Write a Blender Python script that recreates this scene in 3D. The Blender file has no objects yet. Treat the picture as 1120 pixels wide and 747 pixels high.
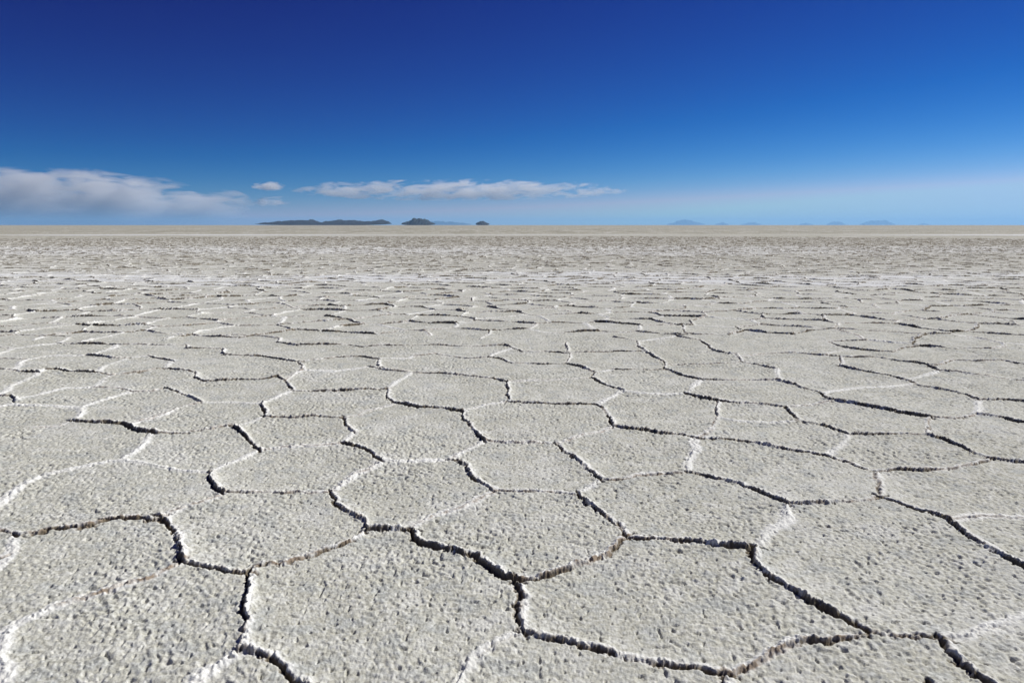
import bpy, math, random
import numpy as np
from mathutils.geometry import delaunay_2d_cdt
from mathutils import Vector

sc = bpy.context.scene
col = sc.collection
R = math.radians
rng = np.random.default_rng(11)
random.seed(5)

# ---------------------------------------------------------------- camera
CAM_H, FPX, PITCH = 1.7, 800.0, math.atan(127.2 / 800.0)
cam_data = bpy.data.cameras.new('camera')
cam = bpy.data.objects.new('camera', cam_data); col.objects.link(cam)
cam.location = (0, 0, CAM_H)
cam.rotation_euler = (math.pi / 2 - PITCH, 0, 0)
cam_data.sensor_width = 36; cam_data.lens = FPX / 1120 * 36
cam_data.clip_start = .05; cam_data.clip_end = 400000
sc.camera = cam

def ground_point(x, y):
    """photo pixel (1120x747) -> metres on the salt"""
    a = (x - 560) / FPX; b = (373.5 - y) / FPX
    dy = math.cos(PITCH) + b * math.sin(PITCH); dz = -math.sin(PITCH) + b * math.cos(PITCH)
    t = CAM_H / -dz
    return a * t, dy * t

def tag(o, label=None, cat=None, group=None, kind=None):
    if label: o['label'] = label
    if cat: o['category'] = cat
    if group: o['group'] = group
    if kind: o['kind'] = kind
    return o

# ---------------------------------------------------------------- noise
_perm = rng.permutation(4096).astype(np.int32)
_gx = np.cos(np.arange(4096) * 2.399963).astype(np.float32)
_gy = np.sin(np.arange(4096) * 2.399963).astype(np.float32)
def perlin(x, y, seed=0):
    x = x + np.float32(seed * 17.37); y = y + np.float32(seed * 9.71)
    fx = np.floor(x); fy = np.floor(y)
    xi = fx.astype(np.int32); yi = fy.astype(np.int32)
    u = (x - fx).astype(np.float32); v = (y - fy).astype(np.float32)
    del fx, fy
    def g(ix, iy, dx, dy):
        h = _perm[(_perm[ix & 4095] + iy) & 4095]
        return _gx[h] * dx + _gy[h] * dy
    su = u * u * u * (u * (u * 6 - 15) + 10); sv = v * v * v * (v * (v * 6 - 15) + 10)
    a = g(xi, yi, u, v); b = g(xi + 1, yi, u - 1, v)
    a += su * (b - a)
    c = g(xi, yi + 1, u, v - 1); d = g(xi + 1, yi + 1, u - 1, v - 1)
    c += su * (d - c)
    return (a + sv * (c - a)) * 1.5
def sstep(a, b, x):
    t = np.clip((x - a) / (b - a), 0, 1); return t * t * (3 - 2 * t)

# ---------------------------------------------------------------- crack network
# (height, brown, [points read off the photograph]) -> laid out on the ground in metres
E = [
(1.2,.2,[(-20,578),(0,582),(20,587)]),
(1.0,1,[(20,587),(45,584),(62,579),(98,576),(120,569),(145,568),(165,569),(172,567)]),
(1.35,.3,[(172,567),(183,572),(193,580),(198,592),(201,613)]),
(.5,0,[(20,587),(10,605),(0,617),(-12,632)]),
(.8,.7,[(201,616),(220,620),(245,624),(268,628),(276,629)]),
(.5,.8,[(201,616),(185,624),(165,632),(135,639),(110,648),(90,655),(72,661)]),
(.55,0,[(72,661),(45,672),(20,681),(8,690),(4,705),(2,725),(-2,755)]),
(1.3,0,[(276,629),(272,650),(271,672)]),(.8,0,[(271,672),(270,695),(268,712)]),
(.5,.1,[(268,712),(255,722),(235,730),(215,742),(205,755)]),
(1.05,.4,[(268,714),(290,721),(310,730),(328,740),(350,755)]),
(.8,.9,[(276,625),(290,619),(312,617),(330,611),(362,599),(380,594),(393,586),(402,580)]),
(1.0,.1,[(365,536),(368,550),(375,555),(388,562),(395,570),(402,580)]),
(1.3,.2,[(402,580),(418,579),(435,579),(452,580)]),
(1.4,.4,[(452,580),(462,593),(480,600),(500,604),(518,610),(535,622),(550,631),(566,636)]),
(.5,.5,[(452,580),(456,572),(470,566),(485,561),(500,556),(520,548),(535,541)]),
(.85,0,[(566,636),(570,650),(571,665),(574,680),(580,690)]),
(.6,.1,[(580,690),(560,698),(540,708),(520,722),(505,735),(490,755)]),
(.8,.9,[(568,636),(590,631),(610,624),(640,615),(665,605),(690,587)]),
(.95,.5,[(580,690),(600,694),(620,701),(645,709),(665,712),(685,717),(710,722),(735,728),(760,732),(785,736),(795,737)]),
(.7,0,[(795,737),(795,760)]),
(.8,.8,[(795,737),(815,730),(838,720),(850,712),(880,703),(910,698),(946,692)]),
(1.0,.3,[(690,587),(705,591),(735,593),(760,596),(790,600),(822,602)]),
(.9,0,[(635,540),(642,548),(655,560),(665,568),(680,575),(686,583),(690,587)]),
(1.15,.5,[(822,602),(828,615),(840,628),(865,645),(890,658),(905,664),(925,675),(940,685),(946,692)]),
(.5,.1,[(822,602),(835,590),(848,578),(860,568),(864,553)]),
(.8,.1,[(946,692),(965,694),(985,697),(1010,696),(1030,700)]),
(.6,.1,[(1030,700),(1055,697),(1085,686),(1105,679),(1120,676),(1140,670)]),
(1.0,.3,[(1030,700),(1042,715),(1055,732),(1075,745),(1090,760)]),
(1.2,.3,[(962,543),(985,550),(1000,556),(1035,568),(1048,577),(1065,588),(1085,600),(1105,614),(1120,623),(1140,632)]),
(.6,.4,[(1040,569),(1065,566),(1080,564),(1110,565),(1135,567)]),
(.9,.3,[(864,553),(880,551),(905,550),(930,549),(962,543)]),
(.9,.1,[(750,515),(775,521),(800,528),(825,536),(850,546),(864,553)]),
(.6,0,[(762,479),(758,495),(752,508),(750,515)]),
(1.0,.1,[(555,440),(580,442),(610,442),(650,442),(660,447),(668,457),(670,467)]),
(1.0,.1,[(670,467),(695,470),(720,474),(745,476),(762,479)]),
(.9,.1,[(762,479),(775,481),(800,481),(820,484),(840,487),(865,492),(890,496),(905,499),(925,506),(950,514),(959,516)]),
(.55,.5,[(670,467),(655,473),(640,475),(625,480),(609,486)]),
(.7,.1,[(609,486),(590,485),(560,484),(530,482)]),
(1.0,.1,[(609,486),(620,496),(635,508),(648,518),(658,525)]),
(.5,0,[(658,525),(645,534),(633,540)]),
(.7,.1,[(633,540),(610,539),(580,538),(560,538),(540,538)]),
(.7,.2,[(658,526),(680,524),(700,520),(725,518),(750,515)]),
(1.0,0,[(540,538),(530,530),(520,523),(510,512),(500,504),(490,503)]),
(.55,0,[(490,503),(470,504),(440,504),(415,503)]),
(1.1,.1,[(415,503),(405,495),(395,490),(378,485)]),
(.6,.4,[(415,504),(405,512),(390,518),(375,528),(365,536)]),
(.7,.1,[(365,536),(340,538),(310,540),(280,538),(265,538),(239,540)]),
(.6,.5,[(378,485),(360,486),(330,488),(300,492),(285,493)]),
(.5,0,[(285,493),(270,499),(250,508),(231,516)]),
(.6,0,[(231,516),(200,515),(170,511),(145,507),(132,505)]),
(1.0,0,[(231,516),(233,528),(239,540)]),
(.5,.5,[(239,540),(235,545),(215,551),(195,558),(180,568)]),
(.6,0,[(132,505),(110,508),(80,513),(50,519),(30,528),(12,541),(0,551),(-15,562)]),
(.5,0,[(132,505),(145,497),(155,488),(165,478),(169,474)]),
(1.5,.4,[(169,474),(150,471),(142,467),(135,463),(120,462),(100,462),(78,460)]),
(.5,.6,[(78,460),(65,465),(40,467)]),
(.8,.3,[(169,474),(200,474),(225,470),(247,467)]),
(1.1,.2,[(247,467),(255,466),(262,473),(272,481),(285,493)]),
(.5,.6,[(142,464),(155,459),(165,457),(180,452),(200,445),(220,441)]),
(1.0,0,[(220,441),(205,433),(195,428),(182,425)]),
(.7,0,[(182,425),(165,428),(145,428),(130,425),(106,423)]),
(.5,0,[(145,428),(125,434),(105,441),(92,445),(88,452),(79,460)]),
(.5,0,[(220,441),(245,441),(270,442),(288,442)]),
(1.1,0,[(288,442),(287,445),(291,455)]),
(.8,.1,[(291,455),(320,457),(345,456),(375,457)]),
(1.1,0,[(375,457),(382,466),(387,474)]),(.5,0,[(387,474),(380,480),(378,484)]),
(.4,0,[(291,455),(282,460),(265,465),(247,467)]),
(.5,0,[(288,442),(305,434),(320,428)]),
(1.2,.1,[(320,428),(312,417),(305,413),(285,415),(255,416),(225,417)]),
(1.1,.1,[(320,428),(350,429),(385,428),(415,427),(423,426)]),
(.8,0,[(423,426),(428,438),(432,441)]),
(1.3,.1,[(432,441),(455,445),(480,447),(500,450),(507,450)]),
(.5,.4,[(432,442),(420,445),(400,450),(390,455),(376,457)]),
(1.0,0,[(507,450),(508,460),(520,470),(530,482)]),
(.45,.4,[(530,482),(515,490),(502,497),(491,503)]),
(.45,.3,[(555,440),(535,443),(520,447),(507,450)]),
(.9,0,[(555,440),(556,428),(555,418)]),
(.8,.1,[(555,418),(540,414),(510,411),(480,409),(448,408)]),
(.9,.1,[(448,408),(435,406),(420,404),(405,401)]),
(.4,0,[(448,408),(435,418),(423,426)]),
(.6,.4,[(555,418),(580,417),(610,416),(647,413)]),
(1.0,.1,[(647,413),(660,420),(680,427)]),
(.5,0,[(680,428),(705,431),(730,432),(752,431)]),
(.4,0,[(680,428),(665,436),(655,441)]),
(1.2,.1,[(752,431),(765,436),(785,440)]),(.4,0,[(752,431),(760,422),(768,416)]),
(.7,0,[(785,440),(783,450),(786,457),(782,465),(775,472),(763,479)]),
(.9,.1,[(785,440),(810,442),(840,444),(862,446)]),
(1.0,0,[(862,446),(870,457),(872,461)]),
(.9,.1,[(872,461),(900,466),(920,473),(928,476)]),
(.6,.1,[(872,461),(840,463),(810,462),(786,458)]),
(.7,.3,[(862,446),(880,443),(908,440)]),
(1.4,.1,[(908,438),(935,443),(970,449),(1000,455),(1016,458)]),
(1.0,.1,[(908,438),(898,430),(880,425),(872,421),(850,416)]),
(.7,0,[(1016,458),(1014,470),(1015,477)]),
(.9,.1,[(928,476),(950,476),(985,476),(1015,477)]),
(1.2,.1,[(1015,477),(1035,483),(1060,495),(1085,502),(1110,506),(1140,510)]),
(.8,.4,[(1085,503),(1065,509),(1040,514),(1010,516),(985,515),(959,516)]),
(.5,0,[(928,476),(922,485),(909,499)]),
(.7,0,[(959,516),(962,527),(962,543)]),
(.8,.2,[(1016,458),(1045,457),(1070,454)]),
(1.3,.1,[(1070,454),(1090,456),(1110,461),(1135,465)]),
(.6,0,[(1070,454),(1071,438)]),
(1.0,.1,[(1071,438),(1055,432),(1035,427),(1005,422),(995,417)]),
(1.0,.1,[(1071,438),(1095,438),(1125,440)]),
(1.0,.1,[(995,417),(970,410),(945,406),(920,401),(918,390)]),
(.3,0,[(998,420),(960,424),(925,426),(900,431)]),
(1.0,.1,[(896,389),(912,390),(918,390)]),
(.9,.1,[(918,391),(960,391),(990,396),(1015,400),(1028,407)]),
(.9,.1,[(1028,407),(1045,407),(1070,410),(1110,415),(1135,418)]),
(.5,0,[(1028,407),(1010,411),(995,417)]),
(.9,.1,[(1020,401),(1045,394),(1070,395),(1095,394)]),
(1.0,.1,[(1095,394),(1110,398),(1135,401)]),
(1.1,.1,[(672,404),(710,405),(730,404),(745,410),(768,416)]),
(.8,.1,[(768,416),(800,416),(840,416),(850,416)]),
(.6,0,[(850,416),(851,404)]),(.8,.1,[(851,404),(825,399),(812,396)]),
(.7,.1,[(812,396),(775,398),(728,399)]),
(1.1,.1,[(672,385),(705,384),(715,390),(728,397),(729,404)]),
(.9,.1,[(812,396),(806,388),(800,388),(780,384)]),
(.7,0,[(808,391),(835,387),(870,386),(896,389)]),
(1.0,.1,[(780,384),(772,376),(765,372),(740,368)]),
(.5,0,[(740,368),(715,371),(702,373)]),
(.8,.1,[(672,369),(697,373),(700,380),(705,384)]),
(1.2,.1,[(620,398),(635,402),(650,408),(647,413)]),(.5,.1,[(650,407),(672,404)]),
(.9,.2,[(620,398),(590,399),(560,397),(545,392),(535,391)]),
(.7,.1,[(620,398),(624,388),(618,375)]),
(.8,.1,[(624,386),(650,385),(672,385)]),
(.8,.1,[(535,391),(510,392),(480,388),(475,387),(455,390)]),
(1.0,.1,[(623,387),(610,386),(570,385),(560,380),(550,377)]),
(.8,.1,[(550,378),(515,379),(475,378),(448,378)]),
(.4,0,[(535,391),(545,386),(560,382)]),
(1.1,.1,[(206,381),(224,381),(244,382),(246,389),(290,390),(310,394),(327,396)]),
(.9,0,[(327,396),(332,405)]),(.5,.7,[(332,405),(320,411),(312,417)]),
(1.0,.1,[(329,397),(370,391),(395,391),(415,394)]),
(.9,.1,[(415,394),(415,402),(445,407)]),
(1.1,.1,[(305,375),(325,378),(380,377),(395,379)]),
(.9,.1,[(395,379),(420,378),(448,378)]),
(.7,.1,[(305,375),(306,370),(270,367),(224,368)]),
(.5,0,[(455,390),(448,392),(415,393)]),
(.35,0,[(332,405),(365,406),(405,401)]),
(1.3,.2,[(-20,403),(0,404),(40,408),(48,405),(60,404),(75,406),(110,408),(122,410)]),
(.9,.1,[(122,410),(150,408),(172,404),(180,404),(205,406),(213,408)]),
(1.0,.1,[(213,408),(215,414),(225,417)]),
(.4,0,[(48,405),(30,415),(10,425),(-5,434)]),
(.4,0,[(122,410),(110,418),(103,423)]),(.5,.1,[(43,432),(70,425),(106,423)]),
(1.0,.1,[(-15,433),(14,433),(15,440)]),(.4,0,[(-15,447),(15,443),(30,444),(90,446)]),
(.4,0,[(15,440),(22,436),(43,432)]),
(1.0,.1,[(64,376),(95,377),(130,377)]),(.8,.1,[(130,377),(190,377),(203,377),(206,381)]),
(.9,.1,[(97,389),(125,392),(142,392)]),(.4,0,[(130,377),(120,383),(97,389)]),
(.9,.1,[(162,390),(188,395)]),(.4,0,[(188,395),(180,404)]),
(.8,.1,[(-15,391),(0,392),(28,394)]),(.5,0,[(28,394),(14,405)]),
(.8,.1,[(-15,379),(15,381)]),(.5,0,[(15,381),(64,376)]),(.4,0,[(15,381),(-10,391)]),
(.4,0,[(28,394),(50,390),(97,389)]),(.5,0,[(142,392),(162,390)]),(.4,0,[(142,392),(110,402),(108,408)]),
(.9,.1,[(45,367),(78,368)]),(.4,0,[(78,368),(64,376)]),
]
segs = []          # x0,y0,x1,y1,h,brown
for h, b, pts in E:
    P = [ground_point(*p) for p in pts]
    for (a, c) in zip(P[:-1], P[1:]):
        segs.append((a[0], a[1], c[0], c[1], h, b))

# plates beyond the ones read off the photograph: Voronoi cells of scattered centres
def traced(x, y):
    if y < 1.0: return False
    c, s = math.cos(PITCH), math.sin(PITCH)
    fwd = y * c + CAM_H * s; up = y * s - CAM_H * c
    px = 560 + FPX * x / fwd; py = 373.5 - FPX * up / fwd
    return -25 < px < 1145 and (374 if px < 220 else 369 if px < 893 else 388) < py < 765
RMAX = 62.0; RFAR = 112.0
pts = []
grid = {}
def ok(x, y, s):
    gx, gy = int(x // 1.5), int(y // 1.5)
    for i in (-1, 0, 1):
        for j in (-1, 0, 1):
            for (a, b) in grid.get((gx + i, gy + j), ()):
                if (a - x) ** 2 + (b - y) ** 2 < s * s: return False
    return True
for k in range(90000):
    r = RMAX * random.random() ** .55; a = random.uniform(-.85, .85)
    x, y = r * math.sin(a), r * math.cos(a)
    if ok(x, y, random.uniform(.68, 1.2) if r > 9 else random.uniform(.8, 1.5)):
        pts.append((x, y)); grid.setdefault((int(x // 1.5), int(y // 1.5)), []).append((x, y))
gy_ = 0
for iy in range(0, 130):                            # farther: a jittered honeycomb of the same plate size
    for ix in range(-110, 110):
        x = (ix + .5 * (iy % 2)) * 1.12 + random.uniform(-.33, .33); y = iy * .97 + random.uniform(-.30, .30)
        if RMAX + .4 < math.hypot(x, y) < RFAR and abs(math.atan2(x, y)) < .76: pts.append((x, y))
for k in range(90):                                # behind and beside the camera
    a = random.uniform(.85, 2 * math.pi - .85); r = 8 * math.sqrt(random.random())
    x, y = r * math.sin(a), r * math.cos(a)
    if ok(x, y, .9):
        pts.append((x, y)); grid.setdefault((int(x // 1.5), int(y // 1.5)), []).append((x, y))
dv, de, df = delaunay_2d_cdt([Vector(p) for p in pts], [], [], 0, 1e-6)[:3]
cc = []; emap = {}
for i, f in enumerate(df):
    (ax, ay), (bx, by), (cx, cy) = [tuple(dv[k]) for k in f[:3]]
    d = 2 * (ax * (by - cy) + bx * (cy - ay) + cx * (ay - by))
    if abs(d) < 1e-9: cc.append(None)
    else:
        ux = ((ax*ax+ay*ay)*(by-cy)+(bx*bx+by*by)*(cy-ay)+(cx*cx+cy*cy)*(ay-by))/d
        uy = ((ax*ax+ay*ay)*(cx-bx)+(bx*bx+by*by)*(ax-cx)+(cx*cx+cy*cy)*(bx-ax))/d
        cc.append((ux, uy))
    for k in range(3):
        e = tuple(sorted((f[k], f[(k + 1) % 3]))); emap.setdefault(e, []).append(i)
for e, fs in emap.items():
    if len(fs) != 2: continue
    a, b = cc[fs[0]], cc[fs[1]]
    if a is None or b is None: continue
    L = math.hypot(a[0]-b[0], a[1]-b[1])
    if L > 3 or L < .02: continue
    mx, my = (a[0]+b[0])/2, (a[1]+b[1])/2
    if any(traced(a[0]+(b[0]-a[0])*t, a[1]+(b[1]-a[1])*t) for t in (.25, .5, .75)): continue
    tv = abs(b[0] - a[0]) / L                          # more bold dark seams across the view: their shade put into shape and colour
    h = random.choice((.7, .8, .9, 1.0, 1.15, 1.35)) if random.random() < .5 + .5 * tv else random.choice((.4, .5, .6)); br = max(0, random.gauss(.1, .25))
    nx, ny = -(b[1]-a[1])/L, (b[0]-a[0])/L; w = random.gauss(0, .05) * L
    m = (mx + nx * w, my + ny * w)
    segs.append((a[0], a[1], m[0], m[1], h, br)); segs.append((m[0], m[1], b[0], b[1], h, br))

# ---------------------------------------------------------------- ground sheet (one disc, finest where cracks are)
th = np.concatenate([np.arange(-.72, .72, .0009), np.linspace(.72, 2 * math.pi - .72, 70)[:-1]]).astype(np.float64)
NF = int((1.44) / .0009) + 1
r = [.12]
while r[-1] < 60000:
    d = r[-1]
    if d < 2.2: s = .05
    elif d < 5: s = .007
    elif d < 12: s = .011
    elif d < 112: s = d * .00105
    else: s = d * .012
    r.append(d + s)
rad = np.array(r); NR, NT = len(rad), len(th)
X = (rad[:, None] * np.sin(th)[None]).astype(np.float32); Y = (rad[:, None] * np.cos(th)[None]).astype(np.float32)
D = np.broadcast_to(rad[:, None], X.shape)
n62 = int(np.searchsorted(rad, 112.0)); n26 = int(np.searchsorted(rad, 30.0)); n12 = int(np.searchsorted(rad, 13.0))
Z = np.zeros_like(X); ridge = np.zeros_like(X); brown = np.zeros_like(X); broad = np.zeros_like(X); trench = np.zeros_like(X); white = np.zeros_like(X)
SX, SY = .50, .866        # cracks open towards the side away from this direction
# warped coordinates make the cracks wander
wx = X[:n62] + .030 * perlin(X[:n62] * 3.1, Y[:n62] * 3.1, 1) + .015 * perlin(X[:n62] * 13, Y[:n62] * 13, 2) + .006 * perlin(X[:n62] * 29, Y[:n62] * 29, 31) + .007 * perlin(X[:n62] * 61, Y[:n62] * 61, 33)
wy = Y[:n62] + .030 * perlin(X[:n62] * 3.1, Y[:n62] * 3.1, 3) + .015 * perlin(X[:n62] * 13, Y[:n62] * 13, 4) + .006 * perlin(X[:n62] * 29, Y[:n62] * 29, 32) + .007 * perlin(X[:n62] * 61, Y[:n62] * 61, 34)
thn = th[:NF]
for (x0, y0, x1, y1, h, b) in segs:
    d0, d1 = math.hypot(x0, y0), math.hypot(x1, y1)
    L2 = (x1-x0)**2 + (y1-y0)**2
    if L2 < 1e-8: continue
    if max(d0, d1) > 111: continue
    fw = max(0, max(d0, d1) - 15) * .0007              # coarser sheet, so a slightly wider seam
    mg = .32 if min(d0, d1) < 14 else .15
    t = max(0, min(1, -(x0*(x1-x0)+y0*(y1-y0))/L2)); dm = math.hypot(x0+t*(x1-x0), y0+t*(y1-y0))
    if dm < .8: continue
    i0 = int(np.searchsorted(rad, dm - mg)); i1 = min(n62, int(np.searchsorted(rad, max(d0, d1) + mg)))
    a0, a1 = math.atan2(x0, y0), math.atan2(x1, y1)
    if a1 < a0: a0, a1 = a1, a0
    ma = mg / dm
    if a1 - a0 > 2 or a1 < -.72 or a0 > .72: continue
    j0 = int(np.searchsorted(thn, a0 - ma)); j1 = int(np.searchsorted(thn, a1 + ma))
    if i1 <= i0 or j1 <= j0: continue
    px = wx[i0:i1, j0:j1] - x0; py = wy[i0:i1, j0:j1] - y0
    ex, ey = x1 - x0, y1 - y0
    tt = np.clip((px * ex + py * ey) / L2, 0, 1)
    dx = px - tt * ex; dy = py - tt * ey
    dd = np.hypot(dx, dy)
    L = math.sqrt(L2); nx0, ny0 = -ey / L, ex / L
    if nx0 * SX + ny0 * SY < 0: nx0, ny0 = -nx0, -ny0
    face = abs(nx0 * .74 + ny0 * .67)                      # how squarely the step faces the low plate
    sg = dx * nx0 + dy * ny0                               # + on the upthrust plate
    up = np.exp(-(dd / (.026 + .010 * h + fw)) ** 1.3)
    wl = .010 + .004 * h + fw
    low = np.exp(-(dd / wl) ** 2)
    if h < .65: up = low = np.exp(-(dd / (.024 + fw)) ** 1.4)
    p = h * np.where(sg > 0, up, low)
    q = ridge[i0:i1, j0:j1]; np.copyto(q, np.maximum(q, p))
    wq = white[i0:i1, j0:j1]
    np.copyto(wq, np.maximum(wq, (1.15 if h < .65 else 1.0) * np.exp(-(np.maximum(dd - .004, 0) / ((.028 if h < .65 else .022) + max(0, max(d0, d1) - 6) * .0011)) ** 2)))
    bq = brown[i0:i1, j0:j1]
    if h > .65: b = max(b, .55)
    np.copyto(bq, np.maximum(bq, b * np.exp(-((dx * nx0 + dy * ny0 + .010) / .016) ** 2) * np.exp(-(dd / .05) ** 2)))
    tr = max(0., h - .5) * np.exp(-((sg + .014 + fw * .7) / (.0055 + .0035 * h + fw)) ** 2) * (dd < .06 + 2 * fw)
    tq = trench[i0:i1, j0:j1]; np.copyto(tq, np.maximum(tq, tr))
    g = broad[i0:i1, j0:j1]
    np.copyto(g, np.maximum(g, h * np.exp(-(dd / .11))))
del wx, wy
Xn, Yn = X[:n62], Y[:n62]
vary = np.clip(.85 + 1.1 * perlin(Xn * 2.3, Yn * 2.3, 5) + .25 * perlin(Xn * 11, Yn * 11, 15), .2, 1.5)
crumb = .6 * perlin(Xn * 14, Yn * 14, 6) + .7 * perlin(Xn * 33, Yn * 33, 18) + .9 * perlin(Xn * 75, Yn * 75, 16)
farridge = 1 + .7 * sstep(8, 16, D[:n62]) + .5 * sstep(30, 70, D[:n62])
rz = ridge[:n62] * vary * (1 + .40 * crumb)
white[:n62] *= np.clip(.95 + 1.0 * perlin(Xn * 1.7, Yn * 1.7, 35) + .4 * crumb, .5, 1.3)
opn = np.clip(.80 + 1.3 * perlin(Xn * 3.1, Yn * 3.1, 17) + .9 * crumb, 0, 1.5 - .6 * sstep(7, 14, D[:n62]))
Z[:n62] = .0175 * np.minimum(rz, 1.7) * farridge + .009 * broad[:n62] - .045 * trench[:n62] * opn
ridge[:n62] = rz; trench[:n62] *= opn
# plates: undulation and crust
Z[:n62] += .010 * perlin(Xn * .9, Yn * .9, 7) + .006 * perlin(Xn * 3.2, Yn * 3.2, 8)
a = X[:n26]; b = Y[:n26]
n1 = perlin(a * 17, b * 17, 9); n2 = perlin(a * 38, b * 38, 10)
rough = np.clip(.75 + .6 * perlin(a * 1.1, b * 1.1, 12) + .5 * perlin(a * 4.5, b * 4.5, 42), .15, 1.5)
Z[:n26] += rough * (.0062 * np.abs(n1) + .0050 * n2)
pit = sstep(.30, .62, perlin(a * 23, b * 23, 14) + .35 * perlin(a * 2.1, b * 2.1, 36))
Z[:n26] -= .007 * pit * rough + .009 * sstep(.46, .72, perlin(a * 31, b * 31, 41))
a = X[:n12]; b = Y[:n12]
Z[:n12] += .0022 * perlin(a * 85, b * 85, 11)
del n1, n2, a, b
# beyond the smooth plates the crust is broken and coarse
m = int(np.searchsorted(rad, 4000.0)); a = X[:m]; b = Y[:m]
wob = 2.6 * perlin(a * .11, b * .11, 20) + 1.2 * perlin(a * .5, b * .5, 21)
yy = b + wob
rgh = sstep(24.5, 34, yy) * (1 - .55 * sstep(40, 50, yy) * (1 - sstep(56, 64, yy))) * (1 - .5 * sstep(115, 125, yy) * (1 - sstep(135, 150, yy)))
amp = np.minimum(.013 * rgh + .03 * rgh * sstep(100, 130, D[:m]), .08) * (1 + D[:m] * .0025)
lam = np.maximum(1.0, D[:m] / 45.0)
s1 = perlin(a * 4.2, b * 4.2, 22); s2 = perlin(a * 1.4, b * 1.4, 23)
Z[:m] += amp * (np.abs(s1) * 1.0 + .6 * s2)
tan_ = np.zeros_like(X); tan_[m:] = 1.35; tan_[:m] = rgh * (.45 + .45 * sstep(30, 90, D[:m]) + .45 * sstep(115, 180, D[:m]))
whiteband = np.zeros_like(X)
whiteband[:m] = (sstep(19.5, 22, yy) * (1 - sstep(25.0, 27, yy))) * np.clip(.8 + 1.3 * perlin(a * .16, b * .8, 24), 0, 1)
whiteband[:m] = np.maximum(whiteband[:m], .7 * sstep(40, 46, yy) * (1 - sstep(54, 62, yy)) * np.clip(.7 + perlin(a * .05, b * .4, 25), 0, 1))
whiteband[:m] = np.maximum(whiteband[:m], sstep(118, 123, yy) * (1 - sstep(130, 137, yy)) * np.clip(.45 + 1.5 * perlin(a * .02, b * .05, 26), 0, 1))
del a, b, yy, wob, rgh, amp, lam, s1, s2

nv = NR * NT
me = bpy.data.meshes.new('ground')
me.vertices.add(nv)
co = np.empty((nv, 3), np.float32); co[:, 0] = X.ravel(); co[:, 1] = Y.ravel(); co[:, 2] = Z.ravel()
me.vertices.foreach_set('co', co.ravel()); del co
idx = np.arange(nv, dtype=np.int32).reshape(NR, NT); nx_ = np.roll(idx, -1, axis=1)
quads = np.stack([idx[:-1], idx[1:], nx_[1:], nx_[:-1]], axis=-1).reshape(-1, 4)
nq = len(quads)
me.loops.add(nq * 4 + NT); me.polygons.add(nq + 1)
lv = np.concatenate([quads.ravel(), idx[0]]).astype(np.int32)
me.loops.foreach_set('vertex_index', lv)
me.polygons.foreach_set('loop_start', np.concatenate([np.arange(nq, dtype=np.int32) * 4, [nq * 4]]).astype(np.int32))
me.update(calc_edges=False)
at = me.attributes.new('wear', 'FLOAT_COLOR', 'POINT')
c = np.zeros((nv, 4), np.float32)
c[:, 0] = np.clip(white, 0, 1).ravel(); c[:, 1] = np.clip(brown, 0, 1).ravel(); c[:, 2] = tan_.ravel(); c[:, 3] = whiteband.ravel()
at.data.foreach_set('color', c.ravel()); del c, quads, lv
a2 = me.attributes.new('crack', 'FLOAT', 'POINT'); a2.data.foreach_set('value', np.clip(trench, 0, 1).ravel())
ground = bpy.data.objects.new('ground', me); col.objects.link(ground)
tag(ground, 'dry white salt flat cracked into raised polygonal plates, reaching the horizon', kind='structure')

# normals must face up
if me.polygons[0].normal.z < 0:
    me.flip_normals()

# ---------------------------------------------------------------- material helpers
def new_mat(name):
    m = bpy.data.materials.new(name); m.use_nodes = True
    nt = m.node_tree; nt.nodes.clear()
    return m, nt, nt.nodes.new('ShaderNodeOutputMaterial')
class G:
    def __init__(s, nt): s.nt = nt
    def n(s, t, **kw):
        nd = s.nt.nodes.new(t)
        for k, v in kw.items():
            setattr(nd, k, v)
        return nd
    def put(s, sock, v):
        if hasattr(v, 'is_output') or isinstance(v, bpy.types.NodeSocket): s.nt.links.new(v, sock)
        else: sock.default_value = v
    def math(s, op, a, b=0.0, clamp=False):
        nd = s.n('ShaderNodeMath', operation=op, use_clamp=clamp); s.put(nd.inputs[0], a); s.put(nd.inputs[1], b); return nd.outputs[0]
    def mix(s, f, a, b):
        nd = s.n('ShaderNodeMix', data_type='RGBA'); s.put(nd.inputs[0], f); s.put(nd.inputs[6], a); s.put(nd.inputs[7], b); return nd.outputs[2]
    def noise(s, vec, scale, detail=3, rough=.55, dist=0):
        nd = s.n('ShaderNodeTexNoise'); s.put(nd.inputs['Vector'], vec); nd.inputs['Scale'].default_value = scale
        nd.inputs['Detail'].default_value = detail; nd.inputs['Roughness'].default_value = rough; nd.inputs['Distortion'].default_value = dist
        return nd.outputs['Fac']
    def rng(s, v, a, b, c=0.0, d=1.0):
        nd = s.n('ShaderNodeMapRange'); s.put(nd.inputs[0], v)
        for k, x in zip((1, 2, 3, 4), (a, b, c, d)): nd.inputs[k].default_value = x
        return nd.outputs[0]

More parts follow.
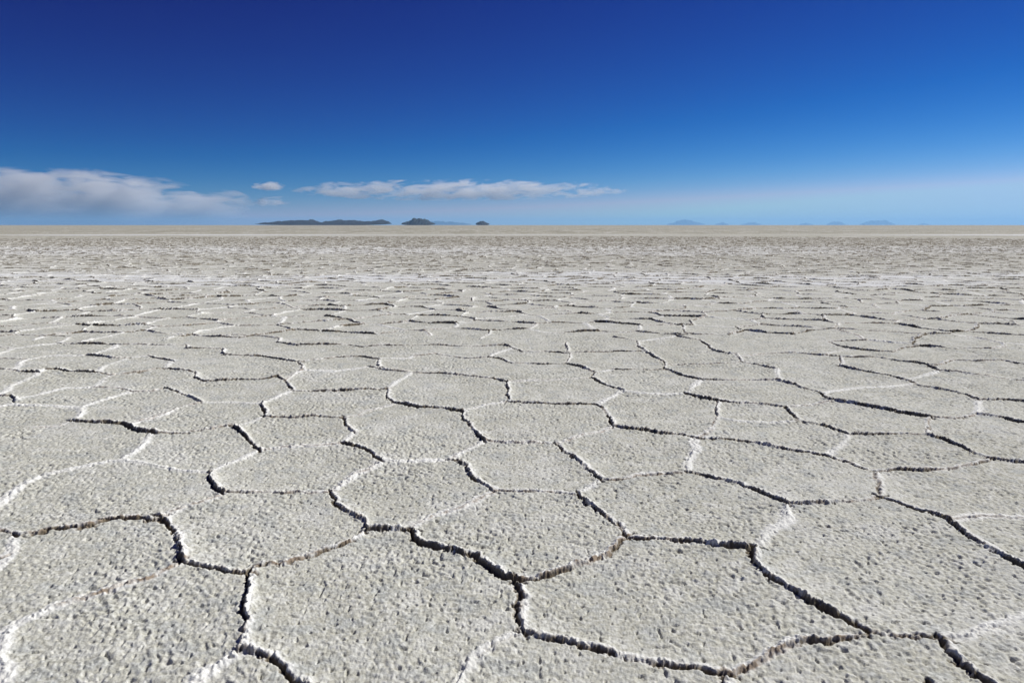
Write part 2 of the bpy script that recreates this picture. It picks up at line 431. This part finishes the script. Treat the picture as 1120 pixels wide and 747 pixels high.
m, nt, out = new_mat('salt_crust'); g = G(nt)
att = g.n('ShaderNodeAttribute', attribute_name='wear')
sep = g.n('ShaderNodeSeparateColor'); nt.links.new(att.outputs['Color'], sep.inputs[0])
ri, br, tn, wb = sep.outputs[0], sep.outputs[1], sep.outputs[2], att.outputs['Alpha']
pos = g.n('ShaderNodeNewGeometry').outputs['Position']
big = g.noise(pos, .7, 4); med = g.noise(pos, 6, 4); fine = g.noise(pos, 45, 4, .65); grit = g.noise(pos, 160, 3, .6)
base = g.mix(g.rng(big, .35, .65), (.51, .497, .415, 1), (.585, .575, .495, 1))
base = g.mix(g.rng(med, .50, .64, 0, .8), base, (.455, .465, .435, 1))
base = g.mix(g.rng(med, .48, .36, 0, .7), base, (.645, .64, .585, 1))
base = g.mix(g.rng(g.noise(pos, 1.6, 5, .65), .52, .62, 0, .35), base, (.70, .695, .66, 1))
base = g.mix(g.math('MULTIPLY', g.rng(fine, .50, .66), .6), base, (.76, .755, .715, 1))
base = g.mix(g.math('MULTIPLY', g.rng(fine, .47, .32), .6), base, (.27, .25, .21, 1))
base = g.mix(g.math('MULTIPLY', tn, g.rng(g.noise(pos, .25, 4), .3, .6, .6, 1.0), True), base, (.44, .418, .335, 1))
st = g.n('ShaderNodeMapping'); nt.links.new(pos, st.inputs[0]); st.inputs['Scale'].default_value = (.35, .06, 1)
st2 = g.n('ShaderNodeMapping'); nt.links.new(pos, st2.inputs[0]); st2.inputs['Scale'].default_value = (1.3, .5, 1)
base = g.mix(g.math('MULTIPLY', tn, g.rng(g.noise(st2.outputs[0], 1.0, 5, .7), .50, .66, 0, .75)), base, (.20, .18, .14, 1))
base = g.mix(g.math('MULTIPLY', tn, g.rng(g.noise(st.outputs[0], 1.0, 6, .7), .50, .64, 0, .7)), base, (.62, .60, .55, 1))
st3 = g.n('ShaderNodeMapping'); nt.links.new(pos, st3.inputs[0]); st3.inputs['Scale'].default_value = (.12, .018, 1)
far = g.rng(tn, .9, 1.3)
base = g.mix(g.math('MULTIPLY', far, g.rng(g.noise(st3.outputs[0], 1.0, 7, .75), .48, .60, 0, .6)), base, (.24, .22, .165, 1))
base = g.mix(g.math('MULTIPLY', far, g.rng(g.noise(st3.outputs[0], .6, 7, .8), .54, .62, 0, .6)), base, (.62, .60, .53, 1))
base = g.mix(g.math('MULTIPLY', wb, .8), base, (.73, .735, .735, 1))
wh = g.math('MULTIPLY', g.rng(ri, .10, .70), g.math('SUBTRACT', 1.0, g.math('MULTIPLY', tn, .6)))
base = g.mix(g.math('MULTIPLY', wh, g.rng(g.noise(pos, 2.3, 2), .3, .6, .6, 1.0)), base, (.84, .83, .78, 1))
bm = g.math('MULTIPLY', g.rng(br, .12, .6), g.rng(g.noise(pos, 14, 3), .36, .58), True)
base = g.mix(g.math('MULTIPLY', bm, .85), base, (.24, .165, .10, 1))
cr = g.n('ShaderNodeAttribute', attribute_name='crack').outputs['Fac']
base = g.mix(g.math('MULTIPLY', g.rng(cr, .04, .30), .92), base, (.15, .122, .082, 1))
bs = g.n('ShaderNodeBsdfPrincipled'); nt.links.new(base, bs.inputs['Base Color'])
bs.inputs['Roughness'].default_value = 1.0; bs.inputs['Specular IOR Level'].default_value = .08
bmp = g.n('ShaderNodeBump'); bmp.inputs['Strength'].default_value = .8; bmp.inputs['Distance'].default_value = .006
nt.links.new(g.math('ADD', fine, g.math('MULTIPLY', grit, .35)), bmp.inputs['Height'])
nt.links.new(bmp.outputs[0], bs.inputs['Normal']); nt.links.new(bs.outputs[0], out.inputs[0])
me.materials.append(m)

# ---------------------------------------------------------------- hills and islands far across the salt
HY = 246.3
def rock(name, c):
    m, nt, out = new_mat(name); g = G(nt)
    p = g.n('ShaderNodeNewGeometry').outputs['Position']
    f = g.noise(p, .012, 4)
    b = g.n('ShaderNodeBsdfPrincipled'); b.inputs['Roughness'].default_value = .95
    nt.links.new(g.mix(g.rng(f, .35, .65), c, tuple(x * 1.6 for x in c[:3]) + (1,)), b.inputs['Base Color'])
    nt.links.new(b.outputs[0], out.inputs[0]); return m
rock_m = rock('island_rock', (.011, .015, .022, 1))

def hill(name, x0, x1, dist, prof, lift, label, cat=None, kind='structure'):
    """prof: [(u, height px)] outline; the underside rises a little at both tips as the mirage shows it"""
    K = dist / FPX
    cx = (x0 + x1) / 2 - 560; L = (x1 - x0) * K
    NU, NV = 120, 25
    us = np.linspace(0, 1, NU); pr = np.array(prof)
    H = np.interp(us, pr[:, 0], pr[:, 1]) * K
    rr_ = np.random.default_rng(int(x0)); nf = (x1 - x0) / 9
    H = H * (1 + sum(.07 / (1 + .4 * k) * np.sin(us * nf * (2.1 + 1.7 * k) * 2 + rr_.uniform(0, 6)) for k in range(5)))
    W = L * .22 + 150
    vs, fs = [], []
    nzs = np.random.default_rng(len(label))
    ph = nzs.uniform(0, 9, 6)
    for i, u in enumerate(us):
        taper = max(.04, (4 * u * (1 - u)) ** .5)
        zb = lift * K * (abs(2 * u - 1) ** 2.5)
        for side in (0, 1):
            for j in range(NV):
                v = -1 + 2 * j / (NV - 1)
                yo = v * W * taper
                if side == 0:
                    n = .06 * math.sin(u * 31 + v * 5 + ph[0]) + .07 * math.sin(u * 53 - v * 9 + ph[1])
                    z = zb + max(0, H[i] - zb) * (1 - abs(v) ** 1.6) * (1 + n * min(1, abs(v) * 3))
                else: z = zb - 1.0
                vs.append((u * L - L / 2, yo, z))
    def id(i, s, j): return (i * 2 + s) * NV + j
    for i in range(NU - 1):
        for j in range(NV - 1):
            fs.append((id(i,0,j), id(i+1,0,j), id(i+1,0,j+1), id(i,0,j+1)))
            fs.append((id(i,1,j), id(i,1,j+1), id(i+1,1,j+1), id(i+1,1,j)))
        for j in (0, NV - 1):
            q = (id(i,0,j), id(i,1,j), id(i+1,1,j), id(i+1,0,j)); fs.append(q if j == 0 else q[::-1])
    for i in (0, NU - 1):
        for j in range(NV - 1):
            q = (id(i,0,j), id(i,0,j+1), id(i,1,j+1), id(i,1,j)); fs.append(q if i == 0 else q[::-1])
    mesh = bpy.data.meshes.new(name); mesh.from_pydata(vs, [], fs); mesh.update()
    o = bpy.data.objects.new(name, mesh); col.objects.link(o)
    o.location = (cx * K, dist, 0); mesh.materials.append(rock_m)
    return tag(o, label, cat, kind=kind)

hill('hills', 284, 430, 7200, [(0,1.2),(.08,3),(.2,4.2),(.3,5.3),(.36,5.0),(.4,5.8),(.46,3.4),(.5,3.0),(.56,5.0),(.66,5.4),(.75,5.0),(.8,3.6),(.84,4.6),(.88,4.2),(.92,6.4),(.95,5.6),(1,1.8)], 1.6,
     'long low chain of dark blue island hills on the horizon, left of centre')
hill('hill', 441, 477, 6800, [(0,2.4),(.12,3.4),(.35,6.6),(.5,7.4),(.65,7.2),(.85,4),(1,1.8)], 1.2,
     'dark flat topped island hill standing alone right of the long chain')
hill('hill', 521, 535.5, 6500, [(0,2.0),(.15,3.5),(.45,4.3),(.8,3.2),(1,1.6)], .9,
     'tiny dark islet, rightmost of the dark islands on the horizon')
hill('hill', 470, 516, 42000, [(0,4.2),(.3,4.0),(.6,3.2),(1,1.2)], .3,
     'faint blue low ridge showing between the flat topped island and the tiny islet')
FAR = [(727,768,56000,[(0,1),(.2,3),(.38,5.4),(.48,6.6),(.6,4.8),(.8,3.2),(1,1.2)],'pale blue pointed mountain, tallest of the faint mountains on the right horizon'),
       (779,794,60000,[(0,.8),(.5,3.2),(1,.8)],'faint small blue hump just right of the pointed far mountain'),
       (808,830,60000,[(0,.8),(.4,3.0),(.7,2.6),(1,.8)],'barely visible low blue hump, second to the right of the pointed far mountain'),
       (870,885,60000,[(0,.8),(.5,2.6),(1,.8)],'faint tiny blue hump, leftmost of the three left of the broad flat topped far mountain'),
       (900,920,58000,[(0,.8),(.3,3.6),(.7,3.6),(1,.8)],'faint small mountain immediately left of the broad flat topped one'),
       (936,974,54000,[(0,.8),(.2,4),(.45,4.8),(.75,4.6),(1,.8)],'broad flat topped pale blue mountain on the right horizon'),
       (999,1010,60000,[(0,.6),(.5,2.2),(1,.6)],'faintest blue hump, farthest right on the horizon')]
for x0, x1, d, pr, lb in FAR:
    hill('mountain', x0, x1, d, pr, .3, lb)

# ---------------------------------------------------------------- clouds: lumpy volumes beyond the haze
def cloud(x0, x1, ytop, ybot, dist, label, dens, seed, thresh=.45, depth=9000, nscale=1.0):
    K = dist / FPX
    L, H = (x1 - x0) * K / 2, (ybot - ytop) * K / 2
    cx, cz = ((x0 + x1) / 2 - 560) * K, (HY - (ytop + ybot) / 2) * K
    import bmesh
    bm = bmesh.new(); bmesh.ops.create_icosphere(bm, subdivisions=4, radius=1)
    rg = random.Random(seed); ph = [rg.uniform(0, 6) for _ in range(6)]
    for v in bm.verts:
        x, y, z = v.co
        k = 1 + .10 * math.sin(9 * x + ph[0]) * math.cos(7 * y + ph[1]) + .07 * math.sin(17 * x + 5 * z + ph[2])
        v.co = (x * L * k, y * depth * k, z * H * (k if z > 0 else .9))
    mesh = bpy.data.meshes.new('cloud'); bm.to_mesh(mesh); bm.free()
    o = bpy.data.objects.new('cloud', mesh); col.objects.link(o); o.location = (cx, dist, cz)
    m, nt, out = new_mat('cloud_vapour'); g = G(nt)
    tc = g.n('ShaderNodeTexCoord').outputs['Object']
    def vm(op, a, b):
        nd = g.n('ShaderNodeVectorMath', operation=op); g.put(nd.inputs[0], a)
        if b is not None: g.put(nd.inputs[1], b)
        return nd
    q = vm('MULTIPLY', tc, (1 / L, 1 / depth, 1 / H)).outputs[0]
    rr = vm('LENGTH', q, None).outputs['Value']
    nz = vm('MULTIPLY', tc, (nscale / 2900, nscale / 6000, nscale / 800)).outputs[0]
    nz2 = vm('ADD', nz, (seed * 3.1, seed * 1.7, 0)).outputs[0]
    f = g.noise(nz2, 1.0, 6, .62, .4)
    sx = g.n('ShaderNodeSeparateXYZ'); nt.links.new(q, sx.inputs[0])
    body = g.math('SUBTRACT', 1.0, g.math('ADD', g.math('ADD', g.math('POWER', g.math('ABSOLUTE', sx.outputs[0]), 3.0), g.math('POWER', g.math('ABSOLUTE', sx.outputs[1]), 2.0)), g.math('POWER', g.math('ABSOLUTE', sx.outputs[2]), 1.6)))
    v = g.math('ADD', g.math('MULTIPLY', body, .35), g.math('MULTIPLY', g.math('SUBTRACT', f, thresh + .12), 1.6))
    d = g.math('MULTIPLY', g.rng(v, 0, .35), dens)
    d = g.math('MULTIPLY', d, g.rng(body, 0, .15))
    pv = g.n('ShaderNodeVolumePrincipled'); pv.inputs['Color'].default_value = (.97, .97, .98, 1); pv.inputs['Anisotropy'].default_value = .35
    nt.links.new(d, pv.inputs['Density']); nt.links.new(pv.outputs[0], out.inputs['Volume'])
    mesh.materials.append(m)
    return tag(o, label, 'cloud')
CD = 78000
cloud(-190, 256, 184, 285, CD, 'broad grey lavender cloud bank low over the left horizon', .0010, 1, .35, 4000, .9)
cloud(196, 286, 207, 244, CD, 'pale torn cloud tail at the right end of the left cloud bank', .0006, 2, .42, 3000)
cloud(280, 318, 200, 211, CD - 2000, 'small white puff in the gap between the cloud bank and the long streak', .0018, 3, .44, 1500, 2.2)
cloud(280, 324, 215, 228, CD - 2000, 'smaller faint white wisp just below the small white puff', .0009, 4, .46, 1500, 2.2)
cloud(308, 688, 197, 222, CD, 'long thin white streak of cloud above the dark islands', .0010, 5, .42, 2200, 1.3)

# ---------------------------------------------------------------- haze
bpy_box = bpy.data.meshes.new('haze')
hx, z0, z1 = 64000.0, -1.5, 520.0
V = [(x, y, z) for z in (z0, z1) for y in (-hx, hx) for x in (-hx, hx)]
F = [(0,2,3,1),(4,5,7,6),(0,1,5,4),(2,6,7,3),(0,4,6,2),(1,3,7,5)]
bpy_box.from_pydata(V, [], F); bpy_box.update()
haze = bpy.data.objects.new('haze', bpy_box); col.objects.link(haze)
m, nt, out = new_mat('haze_air')
pv = nt.nodes.new('ShaderNodeVolumePrincipled'); pv.inputs['Color'].default_value = (.32, .62, 1.0, 1)
pv.inputs['Density'].default_value = 2.8e-5; pv.inputs['Anisotropy'].default_value = .2
nt.links.new(pv.outputs[0], out.inputs['Volume']); bpy_box.materials.append(m)
tag(haze, 'thin blue haze over the far salt flat', kind='stuff')

# ---------------------------------------------------------------- light
SUN_EL, SUN_AZ = R(38), R(58)            # azimuth clockwise from +Y (view direction)
sd = bpy.data.lights.new('sun', 'SUN'); sd.energy = 4.9; sd.angle = R(.53); sd.color = (1, .985, .945)
so = bpy.data.objects.new('sun', sd); col.objects.link(so)
to = Vector((math.sin(SUN_AZ) * math.cos(SUN_EL), math.cos(SUN_AZ) * math.cos(SUN_EL), math.sin(SUN_EL)))
so.rotation_euler = to.to_track_quat('Z', 'Y').to_euler(); so.location = (20, 20, 20)
w = bpy.data.worlds.new('World'); sc.world = w; w.use_nodes = True
nt = w.node_tree; nt.nodes.clear(); g = G(nt)
sky = nt.nodes.new('ShaderNodeTexSky'); sky.sky_type = 'NISHITA'; sky.sun_disc = False
sky.sun_elevation = SUN_EL; sky.sun_rotation = SUN_AZ
sky.altitude = 3650; sky.air_density = 1.0; sky.dust_density = .55; sky.ozone_density = 2.5
bg = nt.nodes.new('ShaderNodeBackground'); wo = nt.nodes.new('ShaderNodeOutputWorld')
bg.inputs['Strength'].default_value = .08
sp = nt.nodes.new('ShaderNodeSeparateColor'); cb = nt.nodes.new('ShaderNodeCombineColor'); nt.links.new(sky.outputs[0], sp.inputs[0])
for k, (p, f) in enumerate(((4.6, 11.0), (2.35, 1.27), (1.56, 1.04))):        # the thin high-altitude air: a deep saturated blue
    v = g.math('POWER', g.math('MINIMUM', g.math('MULTIPLY', sp.outputs[k], .08), (.483, .716, .84)[k]), p)
    nt.links.new(g.math('MAXIMUM', g.math('SUBTRACT', g.math('MULTIPLY', v, f / .08), (.12, .11, .05)[k]), .02), cb.inputs[k])
nt.links.new(cb.outputs[0], bg.inputs[0]); nt.links.new(bg.outputs[0], wo.inputs[0])

# ---------------------------------------------------------------- render settings
sc.view_settings.view_transform = 'Standard'; sc.view_settings.look = 'None'
sc.view_settings.exposure = 0; sc.view_settings.gamma = 1
sc.cycles.volume_bounces = 4; sc.cycles.max_bounces = 8
sc.cycles.volume_step_rate = 1.0; sc.cycles.volume_max_steps = 256
sc.cycles.use_denoising = True
